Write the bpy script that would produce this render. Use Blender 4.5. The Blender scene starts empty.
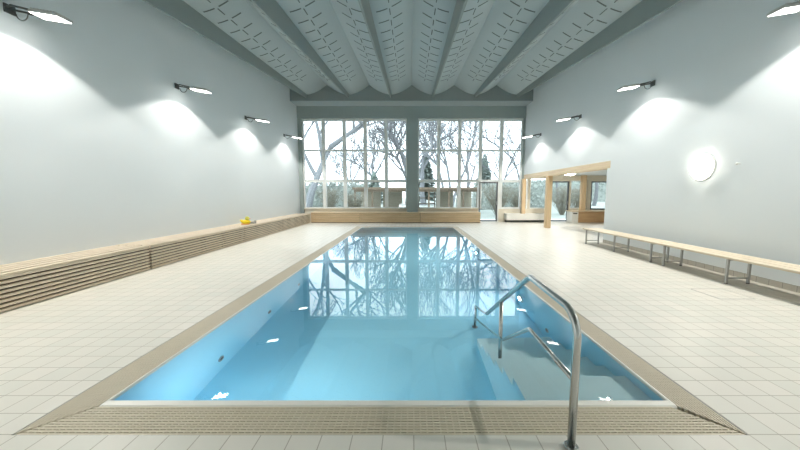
import bpy, bmesh, math, random
from mathutils import Vector, Matrix
rnd = random.Random(11)
scn = bpy.context.scene
COL = scn.collection
PI = math.pi

# ------------------------------------------------------------------ materials
def new_mat(name):
    m = bpy.data.materials.new(name); m.use_nodes = True
    nt = m.node_tree; nt.nodes.clear()
    out = nt.nodes.new('ShaderNodeOutputMaterial')
    return m, nt, out

def N(nt, kind, **kw):
    n = nt.nodes.new(kind)
    for k, v in kw.items():
        setattr(n, k, v)
    return n

def principled(nt, out, rough=.6, metal=0., spec=.5):
    b = N(nt, 'ShaderNodeBsdfPrincipled')
    b.inputs['Roughness'].default_value = rough
    b.inputs['Metallic'].default_value = metal
    b.inputs['Specular IOR Level'].default_value = spec
    nt.links.new(b.outputs[0], out.inputs[0])
    return b

def flat(name, col, rough=.6, metal=0., var=.04, scale=6., spec=.5, bump=0.):
    """one paint / plastic / metal colour with a faint cloudy variation"""
    m, nt, out = new_mat(name)
    b = principled(nt, out, rough, metal, spec)
    tc = N(nt, 'ShaderNodeTexCoord')
    no = N(nt, 'ShaderNodeTexNoise'); no.inputs['Scale'].default_value = scale
    no.inputs['Detail'].default_value = 3
    nt.links.new(tc.outputs['Object'], no.inputs['Vector'])
    mx = N(nt, 'ShaderNodeMix', data_type='RGBA')
    mx.inputs[6].default_value = tuple(max(0, c*(1-var)) for c in col) + (1,)
    mx.inputs[7].default_value = tuple(min(1, c*(1+var)) for c in col) + (1,)
    nt.links.new(no.outputs['Fac'], mx.inputs[0])
    nt.links.new(mx.outputs[2], b.inputs['Base Color'])
    if bump:
        bp = N(nt, 'ShaderNodeBump'); bp.inputs['Strength'].default_value = bump
        bp.inputs['Distance'].default_value = .01
        nt.links.new(no.outputs['Fac'], bp.inputs['Height'])
        nt.links.new(bp.outputs[0], b.inputs['Normal'])
    return m

def wood(name, c1, c2, axis='Y', rough=.55):
    m, nt, out = new_mat(name)
    b = principled(nt, out, rough)
    tc = N(nt, 'ShaderNodeTexCoord'); mp = N(nt, 'ShaderNodeMapping')
    s = {'X': (1.2, 34, 34), 'Y': (34, 1.2, 34), 'Z': (34, 34, 1.2)}[axis]
    mp.inputs['Scale'].default_value = s
    nt.links.new(tc.outputs['Object'], mp.inputs[0])
    no = N(nt, 'ShaderNodeTexNoise'); no.inputs['Scale'].default_value = 1.
    no.inputs['Detail'].default_value = 4; no.inputs['Distortion'].default_value = .6
    nt.links.new(mp.outputs[0], no.inputs['Vector'])
    cr = N(nt, 'ShaderNodeValToRGB')
    cr.color_ramp.elements[0].position = .3; cr.color_ramp.elements[0].color = c1 + (1,)
    cr.color_ramp.elements[1].position = .68; cr.color_ramp.elements[1].color = c2 + (1,)
    nt.links.new(no.outputs['Fac'], cr.inputs[0])
    nt.links.new(cr.outputs[0], b.inputs['Base Color'])
    return m

def tiles(name, col, grout, size, ox, oy, gw=.006, rough=.35, axes='XY', var=.05, spec=.4):
    """square tiles laid out in world metres, each with its own slight tint"""
    m, nt, out = new_mat(name)
    b = principled(nt, out, rough, 0, spec)
    g = N(nt, 'ShaderNodeNewGeometry'); sp = N(nt, 'ShaderNodeSeparateXYZ')
    nt.links.new(g.outputs['Position'], sp.inputs[0])
    def math_(op, a, bb=None):
        n = N(nt, 'ShaderNodeMath', operation=op)
        for i, v in enumerate((a, bb)):
            if v is None: continue
            if isinstance(v, (int, float)): n.inputs[i].default_value = v
            else: nt.links.new(v, n.inputs[i])
        return n.outputs[0]
    fl, ds = [], []
    for ax, o in zip(axes, (ox, oy)):
        t = math_('DIVIDE', math_('SUBTRACT', sp.outputs[ax], o), size)
        fl.append(math_('FLOOR', t))
        fr = math_('FRACT', t)
        ds.append(math_('MINIMUM', fr, math_('SUBTRACT', 1., fr)))
    d = math_('MINIMUM', ds[0], ds[1])
    isg = math_('LESS_THAN', d, gw/2/size)
    cb = N(nt, 'ShaderNodeCombineXYZ')
    nt.links.new(fl[0], cb.inputs[0]); nt.links.new(fl[1], cb.inputs[1])
    wn = N(nt, 'ShaderNodeTexWhiteNoise', noise_dimensions='2D')
    nt.links.new(cb.outputs[0], wn.inputs['Vector'])
    mx = N(nt, 'ShaderNodeMix', data_type='RGBA')
    mx.inputs[6].default_value = (col[0]*(1-var), col[1]*(1-.6*var), col[2]*(1-.8*var), 1)
    mx.inputs[7].default_value = (min(1, col[0]*(1+.6*var)), col[1]*(1+.4*var), col[2]*(1+.3*var), 1)
    nt.links.new(wn.outputs['Value'], mx.inputs[0])
    m2 = N(nt, 'ShaderNodeMix', data_type='RGBA')
    nt.links.new(isg, m2.inputs[0]); nt.links.new(mx.outputs[2], m2.inputs[6])
    m2.inputs[7].default_value = grout + (1,)
    nt.links.new(m2.outputs[2], b.inputs['Base Color'])
    rg = N(nt, 'ShaderNodeMix', data_type='FLOAT')
    nt.links.new(isg, rg.inputs[0]); rg.inputs[2].default_value = rough; rg.inputs[3].default_value = .9
    nt.links.new(rg.outputs[0], b.inputs['Roughness'])
    return m

def glow(name, col, strength):
    m, nt, out = new_mat(name)
    e = N(nt, 'ShaderNodeEmission'); e.inputs[0].default_value = col + (1,)
    e.inputs[1].default_value = strength
    nt.links.new(e.outputs[0], out.inputs[0])
    return m

def glass(name, tint=(.96, .985, .98), gl=.07):
    m, nt, out = new_mat(name)
    t = N(nt, 'ShaderNodeBsdfTransparent'); t.inputs[0].default_value = tint + (1,)
    g = N(nt, 'ShaderNodeBsdfGlossy'); g.inputs['Roughness'].default_value = .0
    fr = N(nt, 'ShaderNodeFresnel'); fr.inputs[0].default_value = 1.25
    mx = N(nt, 'ShaderNodeMixShader')
    nt.links.new(fr.outputs[0], mx.inputs[0])
    nt.links.new(t.outputs[0], mx.inputs[1]); nt.links.new(g.outputs[0], mx.inputs[2])
    nt.links.new(mx.outputs[0], out.inputs[0])
    return m

def water_mat():
    m, nt, out = new_mat('pool_water')
    b = principled(nt, out, 0., 0., .5)
    b.inputs['Base Color'].default_value = (1, 1, 1, 1)
    b.inputs['IOR'].default_value = 1.333
    b.inputs['Transmission Weight'].default_value = 1.
    tc = N(nt, 'ShaderNodeTexCoord')
    no = N(nt, 'ShaderNodeTexNoise'); no.inputs['Scale'].default_value = 1.1
    no.inputs['Detail'].default_value = 1
    nt.links.new(tc.outputs['Object'], no.inputs['Vector'])
    bp = N(nt, 'ShaderNodeBump'); bp.inputs['Strength'].default_value = .006
    bp.inputs['Distance'].default_value = .05
    nt.links.new(no.outputs['Fac'], bp.inputs['Height'])
    nt.links.new(bp.outputs[0], b.inputs['Normal'])
    return m

M = {}
M['wall'] = flat('white_wall_paint', (.755, .81, .84), .75, 0, .012, 1.2)
M['tile'] = tiles('pale_floor_tiles', (.715, .695, .635), (.44, .41, .35), .2, .018, .122, .0065, .38)
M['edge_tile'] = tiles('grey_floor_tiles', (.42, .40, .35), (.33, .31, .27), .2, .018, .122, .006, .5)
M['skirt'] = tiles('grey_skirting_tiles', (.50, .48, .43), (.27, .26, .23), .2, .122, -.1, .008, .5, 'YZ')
M['shell'] = flat('pale_ceiling_paint', (.41, .475, .495), .8, 0, .03, 1.5)
M['rib'] = flat('grey_green_rib_paint', (.26, .305, .30), .7, 0, .04, 2.)
M['slot'] = flat('dark_slot', (.12, .14, .135), .9)
M['steel_green'] = flat('grey_green_frame_paint', (.31, .37, .365), .55, 0, .03, 2.)
M['frame'] = flat('white_window_frame', (.80, .83, .83), .5, 0, .02)
M['dark_frame'] = flat('dark_grey_door_frame', (.10, .11, .12), .45)
M['glass'] = glass('clear_glass')
M['water'] = water_mat()
M['liner'] = flat('blue_pool_liner', (.36, .80, 1.), .6, 0, .03, .8)
M['step'] = flat('pale_step_tiles', (.66, .93, 1.), .6, 0, .03, 1.)
M['rim'] = flat('white_pool_rim', (.84, .83, .77), .35, 0, .02)
M['grate'] = flat('beige_grating_plastic', (.60, .535, .415), .55, 0, .05, 9.)
M['channel'] = flat('channel_concrete', (.33, .30, .24), .9)
M['slat'] = wood('pale_larch_slats', (.70, .58, .44), (.84, .73, .58), 'Y')
M['slatx'] = wood('tan_larch_boards', (.50, .36, .21), (.66, .51, .33), 'X')
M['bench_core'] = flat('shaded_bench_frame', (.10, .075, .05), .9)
M['seat'] = wood('beech_bench_seat', (.70, .60, .45), (.80, .71, .56), 'Y', .45)
M['postz'] = wood('glulam_post', (.63, .45, .26), (.78, .60, .38), 'Z')
M['lintel'] = wood('glulam_lintel', (.64, .50, .33), (.78, .65, .46), 'Y')
M['counter'] = wood('oak_counter', (.46, .28, .14), (.58, .38, .20), 'X')
M['steel'] = flat('brushed_steel', (.62, .62, .60), .22, 1., .03, 20)
M['steel_dull'] = flat('dull_steel', (.42, .42, .41), .4, .8, .05)
M['lampbody'] = flat('dark_lamp_metal', (.10, .105, .10), .45, .3)
M['lamphouse'] = flat('light_grey_lamp_housing', (.55, .56, .55), .4)
M['lampglow'] = glow('lamp_diffuser_light', (1., .97, .90), 14.)
M['ceilglobe'] = glow('ceiling_globe_light', (1., .92, .80), 60.)
M['lensglow'] = glow('underwater_lens_light', (.92, .97, 1.), 1.)
M['globe'] = glow('globe_light', (1., .93, .80), 16.)
M['white'] = flat('white_lacquer', (.80, .80, .77), .5)
M['cream'] = flat('cream_wall_board', (.74, .69, .58), .6)
M['black'] = flat('black_plastic', (.03, .03, .03), .5)
M['yellow'] = flat('yellow_rubber', (.90, .70, .02), .35)
M['orange'] = flat('orange_rubber', (.85, .38, .08), .4)
M['olive'] = flat('olive_yellow_rubber', (.62, .60, .10), .4)
M['greyrub'] = flat('grey_rubber', (.33, .33, .32), .5)
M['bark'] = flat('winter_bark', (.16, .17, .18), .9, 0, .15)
M['barkfar'] = flat('hazed_winter_bark', (.20, .215, .23), .9, 0, .15)  # bark paled and blued to stand in for outdoor haze and glare
M['conifer'] = flat('conifer_needles', (.20, .25, .225), .9, 0, .3, 2.)
M['shrub'] = flat('winter_shrub', (.20, .19, .15), .9, 0, .25, 3.)
M['hedge'] = flat('grey_green_hedge', (.33, .37, .345), .95, 0, .35, 3., bump=.4)
M['ground'] = flat('frosty_grass', (.27, .31, .29), .95, 0, .2, .5)
M['terrace'] = flat('snowy_terrace', (.80, .82, .82), .9, 0, .05)
M['shed'] = wood('weathered_timber', (.13, .10, .07), (.22, .17, .12), 'Z')
M['shed_panel'] = wood('pale_timber_panel', (.34, .31, .24), (.43, .40, .32), 'X')

# ------------------------------------------------------------------ mesh helpers
def link(o, parent=None):
    COL.objects.link(o)
    if parent: o.parent = parent
    return o

def mesh_obj(name, bm, mat, parent=None, smooth=False):
    me = bpy.data.meshes.new(name)
    bmesh.ops.recalc_face_normals(bm, faces=bm.faces)
    bm.to_mesh(me); bm.free()
    mats = mat if isinstance(mat, (list, tuple)) else [mat]
    for q in mats: me.materials.append(q)
    if smooth:
        for p in me.polygons: p.use_smooth = True
    return link(bpy.data.objects.new(name, me), parent)

def empty(name, loc=(0, 0, 0), rz=0.):
    o = bpy.data.objects.new(name, None); o.location = loc; o.rotation_euler = (0, 0, rz)
    o.empty_display_size = .1
    return link(o)

def tag(o, label, cat, group=None, kind=None):
    o['label'] = label; o['category'] = cat
    if group: o['group'] = group
    if kind: o['kind'] = kind
    return o

def struct(o, label=None):
    o['kind'] = 'structure'
    if label: o['label'] = label
    return o

def box(bm, x0, x1, y0, y1, z0, z1, bev=0., mi=0):
    v = [bm.verts.new((x, y, z)) for x in (x0, x1) for y in (y0, y1) for z in (z0, z1)]
    fs = [bm.faces.new([v[i] for i in q]) for q in
          ((0, 1, 3, 2), (4, 6, 7, 5), (0, 4, 5, 1), (2, 3, 7, 6), (0, 2, 6, 4), (1, 5, 7, 3))]
    for f in fs: f.material_index = mi
    if bev:
        es = list({e for f in fs for e in f.edges})
        bmesh.ops.bevel(bm, geom=es, offset=bev, segments=2, affect='EDGES', profile=.5)

def tube(bm, pts, r, n=10, r_end=None, caps=True):
    pts = [Vector(p) for p in pts]
    rings = []
    up = None
    for i, p in enumerate(pts):
        if i == 0: d = pts[1]-pts[0]
        elif i == len(pts)-1: d = pts[-1]-pts[-2]
        else: d = (pts[i+1]-p).normalized()+(p-pts[i-1]).normalized()
        d.normalize()
        if up is None:
            a = Vector((0, 0, 1)) if abs(d.z) < .9 else Vector((1, 0, 0))
            u = d.cross(a).normalized()
        else:
            u = (up - d*up.dot(d)).normalized()
        up = u
        w = d.cross(u)
        rr = r if r_end is None else r+(r_end-r)*i/(len(pts)-1)
        k = 1.
        if 0 < i < len(pts)-1:
            c = (pts[i+1]-p).normalized().dot((p-pts[i-1]).normalized())
            k = 1/max(.75, math.sqrt((1+c)/2))
        rings.append([bm.verts.new(p+(u*math.cos(2*PI*j/n)+w*math.sin(2*PI*j/n))*rr) for j in range(n)])
    for a, b in zip(rings, rings[1:]):
        for j in range(n):
            bm.faces.new((a[j], a[(j+1) % n], b[(j+1) % n], b[j]))
    if caps:
        bm.faces.new(rings[0][::-1]); bm.faces.new(rings[-1])

def lathe(bm, prof, n=24, M4=None):
    """profile of (r, z) turned about z"""
    rings = []
    for r, z in prof:
        if r < 1e-6:
            rings.append([bm.verts.new((0, 0, z))])
        else:
            rings.append([bm.verts.new((r*math.cos(2*PI*j/n), r*math.sin(2*PI*j/n), z)) for j in range(n)])
    for a, b in zip(rings, rings[1:]):
        for j in range(n):
            k = (j+1) % n
            if len(a) == 1: bm.faces.new((a[0], b[j], b[k]))
            elif len(b) == 1: bm.faces.new((a[j], a[k], b[0]))
            else: bm.faces.new((a[j], a[k], b[k], b[j]))
    if M4 is not None:
        vs = [v for r in rings for v in r]
        bmesh.ops.transform(bm, matrix=M4, verts=vs)

def part(name, fn, mat, parent=None, smooth=False):
    bm = bmesh.new(); fn(bm)
    return mesh_obj(name, bm, mat, parent, smooth)

def boxes(name, lst, mat, parent=None, bev=0.):
    bm = bmesh.new()
    for b in lst: box(bm, *b, bev=bev)
    return mesh_obj(name, bm, mat, parent)

def copy_tree(o, parent=None):
    c = o.copy(); COL.objects.link(c)
    if parent:
        c.parent = parent
    for ch in list(o.children): copy_tree(ch, c)
    return c

# ------------------------------------------------------------------ room constants (metres; viewer stands at 0,0)
WL, WR = -6.15, 6.20           # inner faces of the long walls
YN, YB = -3.6, 17.60           # wall behind the viewer, window wall
PX0, PX1, PY0, PY1 = -2.30, 1.955, 2.28, 14.75     # pool basin
DEPTH = 1.22
GX0, GX1, GY0, GY1 = -2.62, 2.215, 1.915, 15.05    # outside of the grating
RIM = .075; RIMX = .035     # lip width at the ends and at the sides
TOP = 7.7
RX = 12.4                      # far wall of the side room
OY0 = 10.08                    # opening to the side room starts here

# ------------------------------------------------------------------ floor
def floor_fn(bm):
    t = -.25
    for (x0, x1, y0, y1) in ((WL-.3, GX0, YN-.3, YB+.2), (GX1, 5.55, YN-.3, YB+.2),
                             (GX0, GX1, YN-.3, GY0), (GX0, GX1, GY1, YB+.2),
                             (5.55, WR+.3, OY0, YB+.2), (WR+.3, RX+.3, OY0-.4, YB+.2)):
        box(bm, x0, x1, y0, y1, t, 0)
struct(part('floor', floor_fn, M['tile']), 'pale square floor tiles around the pool')
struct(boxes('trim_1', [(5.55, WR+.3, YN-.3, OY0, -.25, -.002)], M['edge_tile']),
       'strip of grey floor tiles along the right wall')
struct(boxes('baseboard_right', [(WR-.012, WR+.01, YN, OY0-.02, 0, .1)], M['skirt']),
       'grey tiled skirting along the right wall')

# ------------------------------------------------------------------ pool
def basin_fn(bm):
    t = .22
    z0 = -DEPTH
    box(bm, PX0-t, PX1+t, PY0-t, PY1+t, z0-.2, z0)
    for b in ((PX0-t, PX0, PY0-t, PY1+t), (PX1, PX1+t, PY0-t, PY1+t), (PX0, PX1, PY0-t, PY0), (PX0, PX1, PY1, PY1+t)):
        box(bm, b[0], b[1], b[2], b[3], z0, -.25)
    u = .028
    for b in ((PX0-u, PX0, PY0-u, PY1+u), (PX1, PX1+u, PY0-u, PY1+u), (PX0, PX1, PY0-u, PY0), (PX0, PX1, PY1, PY1+u)):
        box(bm, b[0], b[1], b[2], b[3], -.25, -.035)
basin = struct(part('pool_basin', basin_fn, M['liner']), 'pale blue lined swimming pool basin')

def rim_fn(bm):
    # rounded white lip, one closed section swept round the basin
    prof = [(0, -.034), (0, -.022), (.008, -.005), (.022, .001), (.066, -.002), (RIM, -.015), (RIM, -.034)]
    corners = [(PX0, PY0, -1, -1), (PX1, PY0, 1, -1), (PX1, PY1, 1, 1), (PX0, PY1, -1, 1)]
    rings = [[bm.verts.new((x+sx*o*RIMX/RIM, y+sy*o, z)) for o, z in prof] for x, y, sx, sy in corners]
    k = len(prof)
    for i in range(4):
        a, b = rings[i], rings[(i+1) % 4]
        for j in range(k):
            bm.faces.new((a[j], a[(j+1) % k], b[(j+1) % k], b[j]))
struct(part('pool_rim', rim_fn, M['rim']), 'white rounded lip around the pool water')

def channel_fn(bm):
    z0, z1 = -.24, -.115
    for b in ((GX0-.02, PX0-RIMX+.005, GY0-.02, GY1+.02), (PX1+RIMX-.005, GX1+.02, GY0-.02, GY1+.02),
              (PX0-RIMX, PX1+RIMX, GY0-.02, PY0-RIM+.005), (PX0-RIMX, PX1+RIMX, PY1+RIM-.005, GY1+.02)):
        box(bm, *b, z0, z1)
struct(part('overflow_channel', channel_fn, M['channel']), 'shallow overflow channel under the gratings')

wtr = boxes('water', [], M['water'])
bm = bmesh.new()
bm.faces.new([bm.verts.new(p) for p in ((PX0-.003, PY0-.008, -.007), (PX1+.003, PY0-.008, -.007),
                                       (PX1+.003, PY1+.008, -.007), (PX0-.003, PY1+.008, -.007))])
bpy.data.objects.remove(wtr)
me = bpy.data.meshes.new('water'); bm.to_mesh(me); bm.free(); me.materials.append(M['water'])
for q in me.polygons: q.use_smooth = True
wtr = link(bpy.data.objects.new('water', me))
tag(wtr, 'still clear water filling the blue pool', 'water', None, 'stuff')

# gratings: bars along the edge, cross rods under them, mitred at the corners
def grating(name, p0, p1, inward, width, label):
    """p0 -> p1 outer edge; inward = unit vector to the pool; 45 degree mitres"""
    p0, p1, iw = Vector(p0), Vector(p1), Vector(inward)
    d = (p1-p0).normalized(); L = (p1-p0).length
    nb = 11
    g = .006
    pitch = (width-g)/nb
    wb = pitch*.70
    root = empty(name, tuple(p0))
    def place(q): return q-p0
    def bars(bm):
        for i in range(nb):
            o0 = g+i*pitch; o1 = o0+wb
            for zz in (0,):
                a0, a1 = p0+iw*o0+d*(o0*m0+.006), p1+iw*o0-d*(o0*m1+.006)
                b0, b1 = p0+iw*o1+d*(o1*m0+.006), p1+iw*o1-d*(o1*m1+.006)
                vs = []
                for q in (a0, a1, b1, b0):
                    for z in (-.034, -.004):
                        r = place(q); vs.append(bm.verts.new((r.x, r.y, z)))
                for q in ((0, 2, 4, 6), (1, 7, 5, 3), (0, 1, 3, 2), (2, 3, 5, 4), (4, 5, 7, 6), (6, 7, 1, 0)):
                    bm.faces.new([vs[k] for k in q])
    def rods(bm):
        t = .03
        while t < L-.03:
            e = min(width-.01, max(.0, (t-.012)/m0), max(.0, (L-t-.012)/m1))
            if e > .03:
                for a, b in ((.004, e),):
                    q0, q1 = p0+d*(t-.004)+iw*a, p0+d*(t+.004)+iw*b
                    x0, x1 = sorted((place(q0).x, place(q1).x)); y0, y1 = sorted((place(q0).y, place(q1).y))
                    box(bm, x0, x1, y0, y1, -.030, -.0055)
            t += .045
    m0 = m1 = mit
    part('grille', lambda bm: (bars(bm), rods(bm)), M['grate'], root)
    def edge(bm):
        q0, q1 = place(p0), place(p1+iw*.005)
        x0, x1 = sorted((q0.x, q1.x)); y0, y1 = sorted((q0.y, q1.y))
        box(bm, x0, x1, y0, y1, -.08, -.002)
    part('edge_angle', edge, M['steel_dull'], root)
    tag(root, label, 'grating', 'overflow gratings round the pool')
    return root
wf = PY0-RIM-GY0; ws = PX0-RIMX-GX0; wr_ = GX1-PX1-RIMX
mit = ws/wf
grating('overflow_grating', (GX0, GY0, 0), (GX1, GY0, 0), (0, 1, 0), wf, 'beige slatted overflow grating along the near end of the pool')
mit = wf/ws
grating('overflow_grating', (GX0, GY0, 0), (GX0, GY1, 0), (1, 0, 0), ws, 'beige slatted overflow grating along the left side of the pool')
mit = wf/wr_
grating('overflow_grating', (GX1, GY0, 0), (GX1, GY1, 0), (-1, 0, 0), wr_, 'beige slatted overflow grating along the right side of the pool')
mit = ws/wf
grating('overflow_grating', (GX0, GY1, 0), (GX1, GY1, 0), (0, -1, 0), GY1-PY1-RIM, 'beige slatted overflow grating along the far end of the pool, under the windows')

# steps in the near right corner
def steps_fn(bm):
    n = 6; rise = DEPTH/(n+1)
    for k in range(n):
        y0 = PY0 if k == 0 else PY0+.14+.305*k
        y1 = PY0+.14+.305*(k+1)
        box(bm, .93, PX1-.002, y0, y1, -DEPTH+.001, -rise*(k+1))
steps = tag(part('pool_steps', steps_fn, M['step']), 'pale submerged steps in the near right corner of the pool', 'steps')

# handrail ------------------------------------------------------------------
hr = empty('handrail', (1.0, 1.82, 0))
def L(y, z, x=0.): return (x, y-1.82, z)
def upper(bm):
    pts = [L(1.82, .0), L(1.82, .70)]
    cy, cz, r = 1.98, .70, .16
    for k in range(1, 9):
        a = PI-k/8*PI/2
        pts.append(L(cy+r*math.cos(a), cz+r*math.sin(a)))
    pts += [L(2.57, .878), L(2.60, .872), L(2.64, .85)]
    pts += [L(4.75, -.46)]
    tube(bm, pts, .024, 16)
part('upper_rail', upper, M['steel'], hr, True)
part('knee_rail', lambda bm: tube(bm, [L(1.84, .435), L(2.54, .435), L(2.57, .43), L(2.60, .413), L(4.74, -.90)], .017, 12), M['steel'], hr, True)
part('post', lambda bm: tube(bm, [L(3.38, .405), L(3.38, -.695)], .021, 14), M['steel'], hr, True)
part('post', lambda bm: tube(bm, [L(4.74, -.445), L(4.74, -DEPTH)], .021, 14), M['steel'], hr, True)
for (y, z) in ((1.82, .0), (3.38, -DEPTH/7*4), (4.74, -DEPTH)):
    fo = part('flange', lambda bm: lathe(bm, [(0, .012), (.040, .012), (.045, .008), (.045, 0), (0, 0)], 20, Matrix.Translation(L(y, z+.001))), M['steel'], hr)
    for k in range(3):
        a = k*2.09+.9
        part('bolt', lambda bm: lathe(bm, [(0, .012), (.006, .012), (.007, 0), (0, 0)], 6, Matrix.Translation(L(y+.033*math.sin(a), z+.012, .033*math.cos(a)))), M['steel_dull'], fo)
tag(hr, 'bent stainless steel handrail rising from the deck and dipping into the water over the steps', 'handrail')

# nozzles in the pool walls
def nozzle(x, y, z, label):
    s = 1 if x < 0 else -1
    root = empty('pool_inlet', (x, y, z), 0 if s > 0 else PI)
    R = Matrix.Rotation(PI/2, 4, 'Y')
    part('rim_ring', lambda bm: lathe(bm, [(.05, 0), (.05, .010), (.035, .014), (.030, .004), (.030, 0)], 20, R), M['steel_dull'], root)
    part('grille', lambda bm: lathe(bm, [(0, .006), (.030, .006), (.030, 0), (0, 0)], 16, R), M['black'], root)
    tag(root, label, 'inlet', 'water inlets in the pool walls')
nozzle(PX0, 3.63, -.95, 'small dark round inlet in the left pool wall, nearest the viewer')
nozzle(PX0, 4.95, -.95, 'second small dark round inlet along the left pool wall')
nozzle(PX0, 6.3, -.95, 'third small dark round inlet along the left pool wall, near the window reflection')
nozzle(PX1, 4.35, -.95, 'small dark round inlet in the right pool wall beyond the steps')
def pool_light(x, y, z, rz, watt, label):
    ul = empty('underwater_light', (x, y, z), rz)
    Ry = Matrix.Rotation(PI/2, 4, 'Y')
    part('bezel', lambda bm: lathe(bm, [(.13, 0), (.13, .012), (.115, .022), (.095, .018), (.09, 0)], 28, Ry), M['steel_dull'], ul, True)
    part('lens', lambda bm: lathe(bm, [(0, .016), (.06, .013), (.092, .006), (.092, 0), (0, 0)], 24, Ry), M['lensglow'], ul, True)
    li = bpy.data.lights.new('underwater_beam', 'AREA'); li.energy = watt; li.color = (.92, .97, 1.)
    li.shape = 'DISK'; li.size = .12
    lo = link(bpy.data.objects.new('underwater_beam', li), ul)
    lo.location = (.026, 0, 0); lo.rotation_euler = (0, -PI/2, 0)
    tag(ul, label, 'pool light', 'lights in the pool walls')
pool_light(PX1, 5.45, -.86, PI, 9., 'round steel-ringed underwater light in the right pool wall behind the handrail')
pool_light(PX1, 9.2, -.86, PI, 34., 'added underwater light in the right pool wall, second from the steps, brightening the basin')  # added fixture, lifts the dim water further along the pool
pool_light(-1.3, PY0, -.62, PI/2, 15., 'added unseen underwater light in the near end wall of the pool, by the left corner')  # added fixture out of view, brightens floor and walls of the basin

# ------------------------------------------------------------------ walls
struct(boxes('wall_left', [(WL-.3, WL, YN-.3, YB+.3, -.1, TOP)], M['wall']), 'tall smooth white wall on the left')
struct(boxes('wall_right', [(WR, WR+.3, YN-.3, OY0, -.1, TOP), (WR, WR+.3, OY0, YB+.3, 2.585, TOP)], M['wall']), 'tall smooth white wall on the right')
struct(boxes('wall_front', [(WL-.3, WR+.3, YN-.3, YN, -.1, TOP)], M['wall']))
LW0, LW1 = -5.95, -.22     # left window
RW0, RW1 = .38, 6.12       # right window
SILL, HEAD = .72, 5.63
DX0, DX1, DH = 3.76, 4.86, 2.24
struct(boxes('wall_back', [(WL-.3, DX0, YB, YB+.25, -.1, SILL), (DX1, WR+.3, YB, YB+.25, -.1, SILL),
                           (WL-.3, WR+.3, YB+.02, YB+.25, HEAD, TOP)], M['cream']), 'low cream wall under the tall windows')
struct(boxes('trim_2', [(LW1, RW0, YB-.28, YB+.2, 0, HEAD+.1)], M['steel_green'], bev=.01), 'grey-green pillar between the two tall windows')
struct(boxes('trim_3', [(WL, LW0, YB-.1, YB+.2, 0, HEAD+.1)], M['steel_green']), 'grey-green post left of the windows')
struct(boxes('trim_4', [(RW1, WR+.08, YB-.1, YB+.2, 0, HEAD+.1)], M['steel_green']), 'grey-green post right of the windows')
struct(boxes('trim_5', [(WL, WR, YB-.14, YB+.1, HEAD, 6.30)], M['steel_green']), 'grey-green header beam above the tall windows')
struct(boxes('trim_6', [(WL, WR, 16.55, YB+.02, 6.262, 7.45)], M['rib']), 'deep grey fascia box under the ceiling above the windows')
struct(boxes('trim_7', [(WL, WR, 16.53, YB-.14, 6.245, 6.262)], M['shell']), 'soffit sheet of the fascia box, window light put into its pale colour')  # paler sheet carries the window light falling on the soffit

def tall_window(name, x0, x1, cols, door, label):
    y0, y1 = YB+.03, YB+.15
    zs = [SILL, 2.265, 3.93, HEAD]
    w = (x1-x0)/cols
    fr = []
    fr.append((x0, x1, y0, y1, HEAD-.12, HEAD))
    for z, t in ((2.265, .15), (3.93, .10)):
        fr.append((x0, x1, y0, y1, z-t/2, z+t/2))
    for i in range(cols+1):
        t = .095 if 0 < i < cols else .075
        c = x0+i*w
        a, b = max(x0, c-t), min(x1, c+t)
        fr.append((a, b, y0-.02, y1, SILL, HEAD))
    if door:
        fr.append((x0, DX0, y0, y1, SILL, SILL+.09)); fr.append((DX1, x1, y0, y1, SILL, SILL+.09))
    else:
        fr.append((x0, x1, y0, y1, SILL, SILL+.09))
    o = struct(boxes(name, fr, M['frame']), label)
    def gl(bm):
        ym = (y0+y1)/2
        if door:
            box(bm, x0, x1, ym, ym+.012, DH+.02, HEAD); box(bm, x0, DX0-.02, ym, ym+.012, SILL, DH+.02)
            box(bm, DX1+.02, x1, ym, ym+.012, SILL, DH+.02)
        else:
            box(bm, x0, x1, ym, ym+.012, SILL, HEAD)
    part('pane_set', gl, M['glass'], o)
    sx1 = DX0 if door else x1
    boxes('sill', [(x0, sx1, YB-.06, YB+.06, SILL-.02, SILL+.03)], M['cream'], o)
    return o
tall_window('window_1', LW0, LW1, 5, False, 'tall white-framed window wall left of the pillar, five panes wide')
tall_window('window_2', RW0, RW1, 5, True, 'tall white-framed window wall right of the pillar, with the glass door in it')

def framed_leaf(name, x0, x1, z0, z1, y, t, label, handle=None):
    o = struct(boxes(name, [(x0, x0+t, y, y+.09, z0, z1), (x1-t, x1, y, y+.09, z0, z1),
                            (x0+t, x1-t, y, y+.09, z1-t, z1), (x0+t, x1-t, y, y+.09, z0, z0+t)], M['dark_frame'], bev=.004), label)
    boxes('pane', [(x0+t-.005, x1-t+.005, y+.04, y+.052, z0+t-.005, z1-t+.005)], M['glass'], o)
    if handle:
        part('handle', lambda bm: (box(bm, handle-.02, handle+.02, y-.012, y, .95, 1.15), tube(bm, [(handle, y-.01, 1.05), (handle, y-.06, 1.05), (handle-.11, y-.06, 1.05)], .010, 8)), M['steel'], o)
    return o
framed_leaf('door_1', DX0+.02, DX1-.04, .02, DH-.03, YB+.01, .07, 'dark-framed glass door in the right tall window', DX1-.075)
struct(boxes('trim_8', [(DX0-.03, DX0+.02, YB-.01, YB+.15, 0, DH), (DX1-.04, DX1+.03, YB-.01, YB+.15, 0, DH)], M['frame']), 'white jambs of the glass door')

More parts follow.
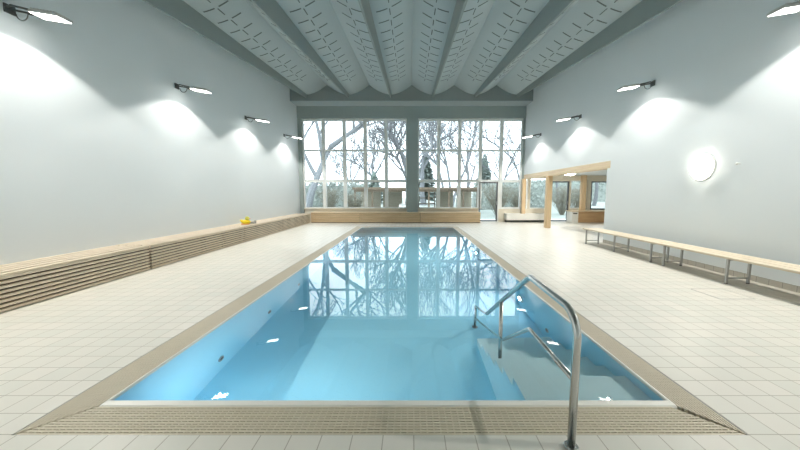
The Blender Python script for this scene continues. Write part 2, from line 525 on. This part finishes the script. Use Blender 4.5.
# ------------------------------------------------------------------ ceiling: six trough shells with hanging ribs
def zs_(y): return 6.56-.063*(16.55-y)        # shell low line
def zr_(y): return 6.405-.1015*(16.55-max(y, .5))   # rib underside
AMP = .475
Xc = [-5.325+2.145*i for i in range(6)]
ceil = empty('ceiling', (0, 0, 0)); struct(ceil, 'pale trough-shaped concrete ceiling shells with grey ribs')
YC1 = 16.60
for ci, xc in enumerate(Xc):
    def shell_fn(bm):
        nu, ny = 20, 10
        def row(y, dz):
            r = []
            for i in range(nu+1):
                u = -1.0725+2.145*i/nu
                x = min(max(xc+u, WL-.05), WR+.05)
                q = abs(x-xc)/1.0725
                r.append(bm.verts.new((x, y, zs_(y)+AMP*(q**1.75)+dz)))
            return r
        lo = [row(YN-.1+(YC1-YN+.1)*j/ny, 0) for j in range(ny+1)]
        hi = [row(YN-.1+(YC1-YN+.1)*j/ny, .09) for j in range(ny+1)]
        for j in range(ny):
            for i in range(nu):
                if (lo[j][i].co-lo[j][i+1].co).length < 1e-5: continue
                bm.faces.new((lo[j][i], lo[j][i+1], lo[j+1][i+1], lo[j+1][i]))
                bm.faces.new((hi[j][i], hi[j+1][i], hi[j+1][i+1], hi[j][i+1]))
    sh = part('shell', shell_fn, M['shell'], ceil, True)
    def rib_fn(bm):
        ys = [YN-.1, .5, 6, 11, 16.60]
        vs = []
        for y in ys:
            a = [(xc-.024, zr_(y)), (xc+.024, zr_(y)), (xc+.06, zs_(y)+.02), (xc-.06, zs_(y)+.02)]
            vs.append([bm.verts.new((x, y, z)) for x, z in a])
        for a, b in zip(vs, vs[1:]):
            for j in range(4):
                f = bm.faces.new((a[j], a[(j+1) % 4], b[(j+1) % 4], b[j]))
        bm.faces.new(vs[0][::-1]); bm.faces.new(vs[-1])
    part('rib', rib_fn, M['rib'], ceil)
    def slots(bm):
        def strip(pts, wx, wy):
            prev = None
            for (x, y, z, nx, nz) in pts:
                c = Vector((x, y, z))
                off = Vector((nx, 0, nz))*-.004
                if wy:   # runs across, thin in y
                    q = [c+off+Vector((0, -wy, 0)), c+off+Vector((0, wy, 0)), c-off*2+Vector((0, wy, 0)), c-off*2+Vector((0, -wy, 0))]
                r = [bm.verts.new(p) for p in q]
                if prev:
                    for k in range(4): bm.faces.new((prev[k], prev[(k+1) % 4], r[(k+1) % 4], r[k]))
                else: bm.faces.new(r[::-1])
                prev = r
            bm.faces.new(prev)
        def P(u, y):
            q = abs(u)/1.0725
            z = zs_(y)+AMP*q**1.75
            dz = AMP*1.75*q**.75/1.0725*(1 if u > 0 else -1)
            l = math.hypot(1, dz)
            return (xc+u, y, z, -dz/l, 1/l)
        y = -2.9
        while y < 14.75:
            for s in (-1, 1):
                for (a, b) in ((.17, .45), (.555, .80)):
                    if not (WL+.05 < xc+s*b < WR-.05): continue
                    us = sorted((s*a, s*b))
                    strip([P(us[0]+(us[1]-us[0])*k/4, y) for k in range(5)], 0, .021)
                if WL+.05 < xc+s*.5 < WR-.05:
                    # broken groove along the middle of each half shell
                    x, z = xc+s*.5, P(s*.5, y)[2]
                    a, b = y+.05, y+.36
                    za, zb = P(s*.5, a)[2], P(s*.5, b)[2]
                    vs = [bm.verts.new((x+dx, yy, zz+dz)) for (yy, zz) in ((a, za), (b, zb)) for (dx, dz) in ((-.011, -.010), (.011, -.003), (.011, .02), (-.011, .02))]
                    for k in range(4): bm.faces.new((vs[k], vs[(k+1) % 4], vs[4+(k+1) % 4], vs[4+k]))
                    bm.faces.new(vs[3::-1]); bm.faces.new(vs[4:])
            y += .59
    part('slot_pattern', slots, M['slot'], sh)

# ------------------------------------------------------------------ side room on the right
struct(boxes('wall_side_room', [(RX, RX+.3, OY0-.4, YB+.25, -.1, 2.9), (WR+.3, RX+.3, OY0-.4, OY0-.1, -.1, 2.9)], M['wall']), 'white walls of the side room')
struct(boxes('ceiling_side_room', [(WR+.3, RX+.3, OY0-.4, YB+.25, 2.56, 2.8)], M['wall']), 'flat white ceiling of the side room')
W = [(WR+.3, 6.62), (7.58, 7.68), (8.80, 8.88), (9.80, 10.0), (11.5, RX)]
lst = [(a, b, YB, YB+.25, -.1, 2.6) for a, b in W]
lst += [(6.62, 7.58, YB, YB+.25, -.1, .73), (8.88, 9.80, YB, YB+.25, -.1, .73), (10.0, 11.5, YB, YB+.25, -.1, .68),
        (6.62, 7.58, YB, YB+.25, 2.44, 2.6), (8.88, 9.80, YB, YB+.25, 2.30, 2.6), (7.68, 8.80, YB, YB+.25, 2.26, 2.6), (10.0, 11.5, YB, YB+.25, 2.25, 2.6)]
struct(boxes('wall_side_room_back', lst, M['cream']), 'cream outer wall of the side room with its openings')
def small_window(name, x0, x1, z0, z1, label, mull=None):
    y = YB+.06; t = .05
    fr = [(x0, x0+t, y, y+.1, z0, z1), (x1-t, x1, y, y+.1, z0, z1), (x0+t, x1-t, y, y+.1, z1-t, z1), (x0+t, x1-t, y, y+.1, z0, z0+t)]
    o = struct(boxes(name, fr, M['frame']), label)
    boxes('pane', [(x0+t-.005, x1-t+.005, y+.04, y+.052, z0+t-.005, z1-t+.005)], M['glass'], o)
small_window('window_3', 6.62, 7.58, .73, 2.44, 'white-framed window in the side room between the two near posts')
small_window('window_4', 8.88, 9.80, .73, 2.30, 'white-framed window in the side room above the counter end')
framed_leaf('window_5', 10.0, 11.5, .68, 2.25, YB+.02, .07, 'dark-framed window above the wooden counter in the side room')
framed_leaf('door_2', 7.69, 8.79, .02, 2.25, YB+.02, .07, 'dark-framed glass door in the side room', 8.74)

# lintel and posts
tag(boxes('wooden_lintel', [(WR-.012, WR+.312, 9.93, YB-.15, 2.365, 2.590)], M['lintel'], bev=.006), 'long pale timber lintel over the opening to the side room', 'lintel')
def post(x0, x1, y0, y1, z0, z1, label):
    o = boxes('wooden_post', [(x0, x1, y0, y1, z0, z1)], M['postz'], bev=.006)
    tag(o, label, 'post', 'timber posts of the side room')
post(6.17, 6.40, 14.35, 14.57, 0, 2.364, 'free-standing square timber post under the middle of the lintel')
post(6.03, 6.22, 17.12, 17.32, .48, 2.364, 'timber post in the window corner, standing on the white ledge')
post(9.33, 9.57, 17.28, 17.5, .641, 2.559, 'timber post rising behind the wooden counter')

# white ledge box with a dark plinth
wl = empty('ledge_box', (6.3, 17.3, 0))
boxes('plinth', [(-1.05, 1.1, -.02, .28, 0, .13)], M['lampbody'], wl)
boxes('body', [(-1.1, 1.15, -.22, .29, .13, .479)], M['white'], wl, bev=.008)
tag(wl, 'long white ledge box with a dark recessed plinth right of the glass door', 'ledge')

# counter in side room
ct = empty('counter', (10.4, 17.25, 0))
boxes('worktop', [(-1.75, 1.9, -.30, .33, .60, .64)], M['lintel'], ct, bev=.005)
boxes('front_panel', [(-1.35, 1.85, -.25, -.21, .02, .60)], M['counter'], ct)
boxes('end_panel', [(-1.70, -1.355, -.26, .32, 0, .60)], M['white'], ct)
boxes('socket', [(-1.64, -1.42, -.268, -.26, .47, .53)], M['black'], ct)
boxes('carcass', [(-1.35, 1.85, -.208, .32, 0, .599)], M['counter'], ct)
tag(ct, 'low brown wooden counter with a white end panel in the side room', 'counter')

# ceiling light of the side room
def dome_profile(r, h): return [(0, -h)]+[(r*math.sin(a), -h*math.cos(a)) for a in [k*PI/2/8 for k in range(1, 9)]]
cl = empty('ceiling_lamp', (7.62, 15.3, 2.56))
part('base_ring', lambda bm: lathe(bm, [(0, 0), (.27, 0), (.27, -.02), (.24, -.022), (0, -.022)], 28), M['white'], cl)
part('globe', lambda bm: lathe(bm, [(r, z-.022) for r, z in dome_profile(.25, .10)], 28), M['ceilglobe'], cl, True)
tag(cl, 'round glowing lamp on the ceiling of the side room', 'lamp')

# ------------------------------------------------------------------ right wall things
gl_ = empty('wall_lamp', (WR, 6.78, 2.135))
Rm = Matrix.Rotation(-PI/2, 4, 'Y')
part('base_ring', lambda bm: lathe(bm, [(0, 0), (.285, 0), (.285, .025), (.265, .03), (0, .03)], 32, Rm), M['white'], gl_)
part('globe', lambda bm: lathe(bm, [(r, -z+.03) for r, z in dome_profile(.268, .10)], 32, Rm), M['globe'], gl_, True)
tag(gl_, 'round glowing wall lamp above the right bench', 'lamp')
hk = empty('wall_hook', (WR, 6.02, 2.135))
part('stem', lambda bm: tube(bm, [(0, 0, 0), (-.05, 0, 0)], .012, 10), M['white'], hk)
part('knob', lambda bm: (bmesh.ops.create_uvsphere(bm, u_segments=14, v_segments=8, radius=.024, matrix=Matrix.Translation((-.06, 0, 0)))), M['white'], hk, True)
tag(hk, 'small white knob on the right wall beside the round lamp', 'hook')

# floor hatch
ht = empty('floor_hatch', (4.90, 4.84, 0))
boxes('cover', [(-.255, .255, -.245, .245, -.001, .0012)], M['tile'], ht)
boxes('frame', [(-.265, -.255, -.255, .255, -.001, .002), (.255, .265, -.255, .255, -.001, .002), (-.255, .255, -.255, -.245, -.001, .002), (-.255, .255, .245, .255, -.001, .002)], M['steel_dull'], ht)
tag(ht, 'square tiled floor hatch with a thin frame beside the right bench', 'hatch')

# benches on the right
def make_bench():
    root = empty('bench', (5.72, 0, 0))
    Lb = 3.02
    boxes('seat', [(-.25, -.10, -Lb/2, Lb/2, .445, .482), (-.075, .075, -Lb/2, Lb/2, .445, .482), (.10, .25, -Lb/2, Lb/2, .445, .482)], M['seat'], root, bev=.005)
    for y in (-1.32, 0., 1.38):
        fr = boxes('leg_frame', [(-.21, -.175, y-.018, y+.018, .004, .443), (.175, .21, y-.018, y+.018, .004, .443),
                            (-.21, .21, y-.018, y+.018, .415, .445), (-.175, .175, y-.012, y+.012, .09, .115)], M['steel_dull'], root, bev=.003)
        for x in (-.192, .192):
            part('foot', lambda bm: lathe(bm, [(0, 0), (.024, 0), (.022, .012), (0, .012)], 12, Matrix.Translation((x, y, 0))), M['black'], fr)
    return root
b1 = make_bench(); b1.location = (5.72, 8.47, 0)
tag(b1, 'slatted pale wood bench with steel legs, the farther of two, nearest the side room', 'bench', 'benches along the right wall')
b2 = copy_tree(b1); b2.location = (5.72, 5.40, 0)
tag(b2, 'slatted pale wood bench with steel legs, the nearer of two, running out of the picture', 'bench', 'benches along the right wall')

# ------------------------------------------------------------------ slatted benches on the left
BH = .512
def slat_bench(y0, y1, label):
    Ln = y1-y0-.05
    root = empty('slatted_bench', (WL, y0+.025, 0))
    D = .745
    nf = 8
    ph = (BH-.02)/nf
    def front(bm):
        for i in range(nf):
            z0 = .012+i*ph
            box(bm, D-.045, D, 0, Ln, z0, z0+ph*.62, bev=.004)
    part('front_slat_set', front, M['slat'], root)
    def top(bm):
        n = 4; pw = (D-.12)/n
        for i in range(n):
            x0 = .012+i*pw
            box(bm, x0, x0+pw-.055, 0, Ln, BH-.045, BH, bev=.004)
        box(bm, D-.09, D, 0, Ln, BH-.028, BH, bev=.004)
    part('seat_slat_set', top, M['slat'], root)
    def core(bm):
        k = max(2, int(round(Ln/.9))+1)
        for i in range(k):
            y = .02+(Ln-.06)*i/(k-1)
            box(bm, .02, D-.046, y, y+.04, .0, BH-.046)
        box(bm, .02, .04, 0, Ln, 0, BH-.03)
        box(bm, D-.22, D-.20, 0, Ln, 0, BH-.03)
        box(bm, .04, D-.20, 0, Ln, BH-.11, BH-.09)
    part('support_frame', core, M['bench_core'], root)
    tag(root, label, 'bench', 'slatted bench units along the left wall')
J = [-1.0, 2.71, 6.44, 10.17, 13.25, 16.93]
slat_bench(2.71, 6.44, 'pale slatted wooden bench unit along the left wall, nearest the viewer')
slat_bench(6.44, 10.17, 'pale slatted wooden bench unit along the left wall, second from the viewer')
slat_bench(10.17, 13.25, 'pale slatted wooden bench unit carrying the yellow toy by the left wall')
slat_bench(13.25, 16.90, 'pale slatted wooden bench unit in the far left corner by the windows')

def window_bench(x0, x1, label):
    root = empty('window_bench', (x0+.006, 16.92, 0))
    Lx = x1-x0-.012
    def front(bm):
        for i in range(4):
            z0 = .03+i*.125
            box(bm, 0, Lx, 0, .03, z0, z0+.117, bev=.003)
    part('front_board_set', front, M['slatx'], root)
    boxes('seat_board', [(0, Lx, -.015, .66, .532, .565)], M['lintel'], root, bev=.004)
    boxes('support_frame', [(0, Lx, .032, .62, 0, .53)], M['bench_core'], root)
    tag(root, label, 'bench', 'boarded benches under the windows')
window_bench(-5.39, -2.78, 'tan boarded bench under the left tall window, in the left corner')
window_bench(-2.78, .50, 'tan boarded bench in the middle of the window wall, in front of the pillar')
window_bench(.50, 3.75, 'tan boarded bench under the right tall window, ending beside the glass door')

# toys
ty = empty('pool_toy', (-5.70, 10.80, BH), .5); ty.scale = (.88,)*3
def hull(bm):
    bmesh.ops.create_uvsphere(bm, u_segments=22, v_segments=12, radius=1, matrix=Matrix.Translation((0, 0, .105)) @ Matrix.Diagonal((.19, .115, .085, 1)))
    for v in bm.verts:
        if v.co.x < -.06: v.co.z += (-.06-v.co.x)*.45
part('body', hull, M['yellow'], ty, True)
part('base', lambda bm: lathe(bm, [(0, 0), (.10, 0), (.12, .02), (.11, .045), (0, .05)], 22, Matrix.Diagonal((1.35, .85, 1, 1))), M['orange'], ty, True)
def head(bm):
    bmesh.ops.create_uvsphere(bm, u_segments=18, v_segments=10, radius=.078, matrix=Matrix.Translation((.07, 0, .235)))
part('head', head, M['olive'], ty, True)
def beak(bm):
    bmesh.ops.create_uvsphere(bm, u_segments=12, v_segments=8, radius=1, matrix=Matrix.Translation((.15, 0, .225)) @ Matrix.Diagonal((.04, .035, .014, 1)))
part('beak', beak, M['orange'], ty, True)
tag(ty, 'yellow rubber pool toy with an orange base on the left slatted bench', 'toy')
gt = empty('rubber_ring', (-5.66, 11.22, BH))
def ring(bm):
    pts = [(.085*math.cos(a), .085*math.sin(a), .035) for a in [k*2*PI/20 for k in range(21)]]
    tube(bm, pts, .034, 10, caps=False)
part('loop', ring, M['greyrub'], gt, True)
part('knob', lambda bm: lathe(bm, [(0, .11), (.03, .10), (.04, .07), (.03, .06), (0, .06)], 14, Matrix.Translation((.085, 0, 0))), M['greyrub'], gt, True)
tag(gt, 'small grey rubber item on the left slatted bench beside the yellow toy', 'toy')

# ------------------------------------------------------------------ floodlights on the walls
TILT = math.radians(9)
def make_flood():
    root = empty('wall_floodlight', (0, 0, 0))
    boxes('wall_plate', [(0, .025, -.07, .07, -.06, .07)], M['lampbody'], root, bev=.004)
    T = Matrix.Rotation(TILT, 4, 'Y')
    for y in (-.10, .10):
        part('arm', lambda bm: (tube(bm, [(.02, y*.4, .02), (.16, y, .01)], .016, 8), tube(bm, [(.16, y, .01), (.52, y, -.075)], .016, 8)), M['lampbody'], root)
    def housing(bm):
        box(bm, .42, .86, -.115, .115, -.005, .03, bev=.008)
        box(bm, .42, .432, -.115, .115, -.014, 0); box(bm, .848, .86, -.115, .115, -.014, 0)
        box(bm, .432, .848, -.115, -.103, -.014, 0); box(bm, .432, .848, .103, .115, -.014, 0)
        for k in range(8):
            box(bm, .45+k*.05, .462+k*.05, -.11, .11, .025, .05)
        bmesh.ops.transform(bm, matrix=T, verts=bm.verts)
    part('housing', housing, M['lamphouse'], root)
    def diff(bm):
        box(bm, .433, .847, -.102, .102, -.02, -.006)
        bmesh.ops.transform(bm, matrix=T, verts=bm.verts)
    part('diffuser', diff, M['lampglow'], root)
    part('cable', lambda bm: tube(bm, [(.03, .03, -.03)]+[(.16+.09*math.cos(a), .03, -.05-.09*math.sin(a)) for a in [PI-k*PI/8 for k in range(9)]]+[(.32, .03, -.06)], .008, 6), M['lampbody'], root, True)
    li = bpy.data.lights.new('flood_beam', 'SPOT')
    li.energy = FLOOD_W; li.color = (1., .955, .88)
    li.cycles.is_caustics_light = True
    li.spot_size = math.radians(132); li.spot_blend = .22; li.shadow_soft_size = .035
    li.use_nodes = True
    lt = li.node_tree; em = next(n for n in lt.nodes if n.type == 'EMISSION')
    fo = lt.nodes.new('ShaderNodeLightFalloff'); fo.inputs['Strength'].default_value = 1.; fo.inputs['Smooth'].default_value = 4.5
    lt.links.new(fo.outputs['Quadratic'], em.inputs['Strength'])
    lo = bpy.data.objects.new('flood_beam', li); link(lo, root)
    lo.location = (.62, 0, -.18); lo.rotation_euler = (0, math.radians(FLOOD_TILT), 0)
    return root
FLOOD_W = 300.; FLOOD_TILT = 7.
YL = [15.6, 12.05, 8.58, 5.12, 1.65, -1.8]
ordn = ['farthest from the viewer, by the windows', 'third from the viewer', 'second from the viewer', 'nearest the viewer', 'out of view beside the viewer', 'out of view behind the viewer']
proto = None
for side, x, rz in (('left', WL, 0.), ('right', WR, PI)):
    for i, y in enumerate(YL):
        if proto is None: o = proto = make_flood()
        else: o = copy_tree(proto)
        o.location = (x, y if side == 'left' else y-.2, 4.37); o.rotation_euler = (0, 0, rz)
        tag(o, 'dark-armed bright floodlight high on the %s wall, %s' % (side, ordn[i]), 'floodlight', 'floodlights on the %s wall' % side)

# ------------------------------------------------------------------ outside
struct(boxes('ground', [(-90, 90, YB+.25, 130, -.5, -.12)], M['ground']), 'frosty lawn outside the windows')
struct(boxes('terrace', [(-9, 16, YB+.25, 19.6, -.3, -.02)], M['terrace']), 'pale snowy terrace outside the windows')

def bare_tree(name_label, x, y, h, seed, mat, lean=(0, 0), stems=1, levels=5, rad=None, spread=.60, nb=(2, 4)):
    r = random.Random(seed)
    root = empty('bare_tree', (x, y, -.15))
    rad = rad or h*.022
    tr, br = bmesh.new(), bmesh.new()
    def grow(p, d, ln, ra, lv):
        n = 4 if lv > 1 else 3
        pts = [p.copy()]; q = p.copy(); dd = d.copy()
        kids = []
        for k in range(n):
            dd = (dd+Vector((r.uniform(-1, 1), r.uniform(-1, 1), r.uniform(-.5, .8)))*.17).normalized()
            q = q+dd*ln/n; pts.append(q.copy()); kids.append((q.copy(), dd.copy(), (k+1)/n))
        ns = {5: 8, 4: 6, 3: 5}.get(lv, 3)
        tube(tr if lv == levels else br, pts, ra, ns, ra*.5, caps=False)
        if lv == 0: return
        m = r.randint(*nb) + (1 if lv >= 3 else 0)
        for j in range(m):
            f = .35+.65*(j+r.random()*.6)/m
            q, dd, fr = kids[min(n-1, int(f*n))]
            a = Vector((r.uniform(-1, 1), r.uniform(-1, 1), r.uniform(-.25, .75))).normalized()
            nd = (dd*(1-spread*.6)+a*spread).normalized()
            grow(q, nd, ln*r.uniform(.56, .78), ra*(.56 if j < m-1 else .68), lv-1)
    for s in range(stems):
        a = r.uniform(0, 2*PI)
        d = Vector((lean[0]+(.22*math.cos(a) if stems > 1 else 0), lean[1]+(.22*math.sin(a) if stems > 1 else 0), 1)).normalized()
        grow(Vector((.3*math.cos(a)*(stems > 1), .3*math.sin(a)*(stems > 1), 0)), d, h*.40, rad, levels)
    mesh_obj('trunk', tr, mat, root); mesh_obj('branches', br, mat, root)
    tag(root, name_label, 'tree', 'bare winter trees outside')
BT = bare_tree
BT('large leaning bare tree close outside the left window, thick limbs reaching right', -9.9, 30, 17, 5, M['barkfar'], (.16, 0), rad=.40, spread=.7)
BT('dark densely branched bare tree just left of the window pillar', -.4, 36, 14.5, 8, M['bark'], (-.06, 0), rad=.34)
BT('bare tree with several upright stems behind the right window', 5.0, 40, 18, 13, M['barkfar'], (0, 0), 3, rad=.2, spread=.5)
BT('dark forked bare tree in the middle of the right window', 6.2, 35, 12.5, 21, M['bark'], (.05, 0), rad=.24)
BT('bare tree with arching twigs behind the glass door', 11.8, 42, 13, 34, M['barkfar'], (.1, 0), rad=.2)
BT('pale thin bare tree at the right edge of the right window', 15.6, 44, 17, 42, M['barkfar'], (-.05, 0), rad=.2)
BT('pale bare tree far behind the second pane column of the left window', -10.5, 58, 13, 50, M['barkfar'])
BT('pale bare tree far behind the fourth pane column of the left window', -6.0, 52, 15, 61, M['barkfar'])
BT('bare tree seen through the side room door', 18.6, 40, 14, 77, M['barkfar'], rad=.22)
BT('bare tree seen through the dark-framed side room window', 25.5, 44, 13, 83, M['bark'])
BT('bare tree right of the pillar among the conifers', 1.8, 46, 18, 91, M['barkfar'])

def conifer(label, x, y, h, w, seed):
    r = random.Random(seed)
    root = empty('conifer', (x, y, -.15))
    part('trunk', lambda bm: tube(bm, [(0, 0, 0), (0, 0, h*.95)], h*.018, 7, h*.004), M['bark'], root)
    def fol(bm):
        for k in range(1100):
            t = r.random()**.75
            z = h*(.10+.9*t); rr = w*((1-t)**.8)*(.30+.85*r.random())+.12
            a = r.uniform(0, 2*PI)
            p0 = Vector((0, 0, z)); tip = Vector((rr*math.cos(a), rr*math.sin(a), z-.22*rr-.1))
            side = Vector((-math.sin(a), math.cos(a), 0))*(.10+.16*rr)
            mid = p0.lerp(tip, .55)
            up = Vector((0, 0, .07))
            q = [p0, mid+side, tip, mid-side]
            vs = [bm.verts.new(v) for v in q]; c1 = bm.verts.new(mid+up); c2 = bm.verts.new(mid-up*2)
            for i in range(4):
                bm.faces.new((vs[i], vs[(i+1) % 4], c1)); bm.faces.new((vs[(i+1) % 4], vs[i], c2))
    part('foliage', fol, M['conifer'], root)
    tag(root, label, 'tree', 'conifers outside')
conifer('dark conifer just right of the window pillar', 2.3, 50, 8.6, 2.6, 1)
conifer('dark conifer behind the top of the glass door', 12.0, 52, 8.2, 2.5, 2)
conifer('short dark conifer left of the pillar above the timber shelter', -5.8, 50, 5.2, 2.2, 3)

def hedge(label, x0, x1, y, h, seed):
    r = random.Random(seed)
    def fn(bm):
        d = 1.4
        nx, nz = int((x1-x0)/.35), 8
        for k in range(int((x1-x0)*170)):
            x = r.uniform(x0, x1); z = r.random()*h; yy = y+r.uniform(0, d)
            if r.random() < .35: z = h+r.uniform(-.3, .25)
            elif r.random() < .6: yy = y+r.uniform(-.1, .15)
            s = r.uniform(.10, .22)
            c = Vector((x, yy, z))
            vs = [bm.verts.new(c+Vector((r.uniform(-1, 1), r.uniform(-.7, .7), r.uniform(-1, 1)))*s) for _ in range(4)]
            for f in ((0, 1, 2), (0, 2, 3), (0, 3, 1), (1, 3, 2)): bm.faces.new([vs[i] for i in f])
        box(bm, x0, x1, y+.25, y+d-.2, -.2, h-.15)
    tag(part('hedge', fn, M['hedge']), label, 'hedge', 'hedges outside')
hedge('grey-green clipped hedge outside the left window', -18, -4.6, 33, 2.55, 3)
hedge('grey-green hedge outside behind the glass door and the side room', 6.6, 14.5, 33, 2.35, 4)
hedge('pale distant hedge far beyond the side room', 16, 52, 66, 4.2, 6)

# timber shelter between the hedges
sh = empty('timber_shelter', (.3, 27, -.12))
boxes('roof', [(-5.2, 5.6, -.6, 2.6, 2.02, 2.20)], M['shed'], sh)
boxes('fascia_beam', [(-5.1, 5.5, -.45, -.33, 1.84, 2.02)], M['shed'], sh)
for x in (-5.0, -3.55, -2.3, -.4, 1.2, 2.9, 4.1, 5.3):
    boxes('post', [(x-.07, x+.07, -.45, -.31, 0, 1.84)], M['shed'], sh)
for a, b in ((-4.9, -3.1), (-2.9, -1.1), (2.0, 3.6), (3.9, 5.3)):
    boxes('back_panel', [(a, b, 2.2, 2.26, 0, 2.0)], M['shed_panel'], sh)
boxes('shelf', [(.1, 1.9, 1.9, 2.2, 1.25, 1.32), (.1, 1.9, 1.9, 2.2, .75, .82), (.1, .17, 1.9, 2.2, 0, 2.0), (1.83, 1.9, 1.9, 2.2, 0, 2.0)], M['shed'], sh)
tag(sh, 'low open timber shelter standing outside beyond the pillar', 'shelter')
tb = empty('rain_barrel', (-.55, 22.6, -.12))
part('drum', lambda bm: lathe(bm, [(0, 0), (.26, 0), (.30, .08), (.32, .45), (.30, .85), (.28, .9), (0, .9)], 24), M['terrace'], tb, True)
part('lid', lambda bm: lathe(bm, [(0, .97), (.2, .96), (.30, .93), (.30, .9), (0, .9)], 24), M['steel_dull'], tb, True)
tag(tb, 'pale bluish-white barrel outside at the foot of the pillar', 'barrel')

def bush(label, x, y, h, seed):
    r = random.Random(seed)
    root = empty('shrub', (x, y, -.13))
    def tw(bm):
        for k in range(70):
            a = r.uniform(0, 2*PI); s = r.uniform(.1, .55)
            p = Vector((.1*math.cos(a), .1*math.sin(a), 0)); d = Vector((s*math.cos(a), s*math.sin(a), 1)).normalized()
            pts = [p]
            for j in range(4):
                d = (d+Vector((r.uniform(-1, 1), r.uniform(-1, 1), r.uniform(-.3, .6)))*.22).normalized()
                pts.append(pts[-1]+d*h*r.uniform(.2, .3))
            tube(bm, pts, .022, 3, .006, caps=False)
            for q in pts[2:]:
                for _ in range(3):
                    e = q+Vector((r.uniform(-1, 1), r.uniform(-1, 1), r.uniform(.0, 1)))*h*.22
                    tube(bm, [q, e], .009, 3, .004, caps=False)
    part('twigs', tw, M['shrub'], root)
    tag(root, label, 'shrub', 'bare shrubs outside')
bush('twiggy brown shrub outside the pane right of the glass door', 6.6, 24, 2.2, 1)
bush('twiggy shrub seen through the side room door', 12.0, 25, 2.0, 2)
bush('twiggy shrub outside the window between the near posts', 8.7, 25.5, 1.8, 3)
bush('twiggy shrub seen left of the counter post', 13.6, 26, 1.9, 4)
bush('twiggy shrub in front of the hedge at the far left window', -7.2, 28, 1.9, 5)
bush('twiggy shrub in front of the hedge in the middle of the left window', -4.3, 24, 1.5, 6)

# ------------------------------------------------------------------ sky and daylight
w = bpy.data.worlds.new('overcast_sky'); scn.world = w; w.use_nodes = True
nt = w.node_tree; nt.nodes.clear()
o = nt.nodes.new('ShaderNodeOutputWorld'); bg = nt.nodes.new('ShaderNodeBackground')
tc = nt.nodes.new('ShaderNodeTexCoord'); no = nt.nodes.new('ShaderNodeTexNoise')
no.inputs['Scale'].default_value = 2.2; no.inputs['Detail'].default_value = 4
cr = nt.nodes.new('ShaderNodeValToRGB')
cr.color_ramp.elements[0].position = .3; cr.color_ramp.elements[0].color = (.80, .90, 1, 1)
cr.color_ramp.elements[1].position = .7; cr.color_ramp.elements[1].color = (.93, .97, 1, 1)
nt.links.new(tc.outputs['Generated'], no.inputs['Vector']); nt.links.new(no.outputs['Fac'], cr.inputs[0])
nt.links.new(cr.outputs[0], bg.inputs[0]); bg.inputs[1].default_value = 3.4
nt.links.new(bg.outputs[0], o.inputs[0])
def portal(x, z, sx, sz):
    li = bpy.data.lights.new('window_portal', 'AREA'); li.shape = 'RECTANGLE'; li.size = sx; li.size_y = sz
    li.cycles.is_portal = True
    ob = link(bpy.data.objects.new('window_portal', li))
    ob.location = (x, YB+.3, z); ob.rotation_euler = (-PI/2, 0, 0)
portal((LW0+LW1)/2, (SILL+HEAD)/2, LW1-LW0, HEAD-SILL)
portal((RW0+RW1)/2, (HEAD)/2, RW1-RW0, HEAD)
portal(9.05, 1.2, 5.2, 2.5)

# ------------------------------------------------------------------ camera
cam = bpy.data.cameras.new('camera'); co = link(bpy.data.objects.new('camera', cam))
cam.sensor_width = 36; cam.lens = 36*315/800; cam.shift_x = -11/800; cam.clip_end = 300
co.location = (0, 0, 1.575); co.rotation_euler = (PI/2-math.atan(.1), 0, 0)
scn.camera = co
vs = scn.view_settings
vs.view_transform = 'Standard'; vs.look = 'None'; vs.gamma = 1; vs.use_curve_mapping = False
vs.exposure = .3
scn.cycles.use_denoising = True
# sunlight and lamplight refracted through the water reach the basin
wtr.cycles.is_caustics_caster = True
for q in (basin, steps): q.cycles.is_caustics_receiver = True
scn.cycles.max_bounces = 12; scn.cycles.diffuse_bounces = 6; scn.cycles.transparent_max_bounces = 16
scn.cycles.caustics_refractive = True; scn.cycles.caustics_reflective = False
scn.cycles.sample_clamp_indirect = 6.
scn.cycles.blur_glossy = .3
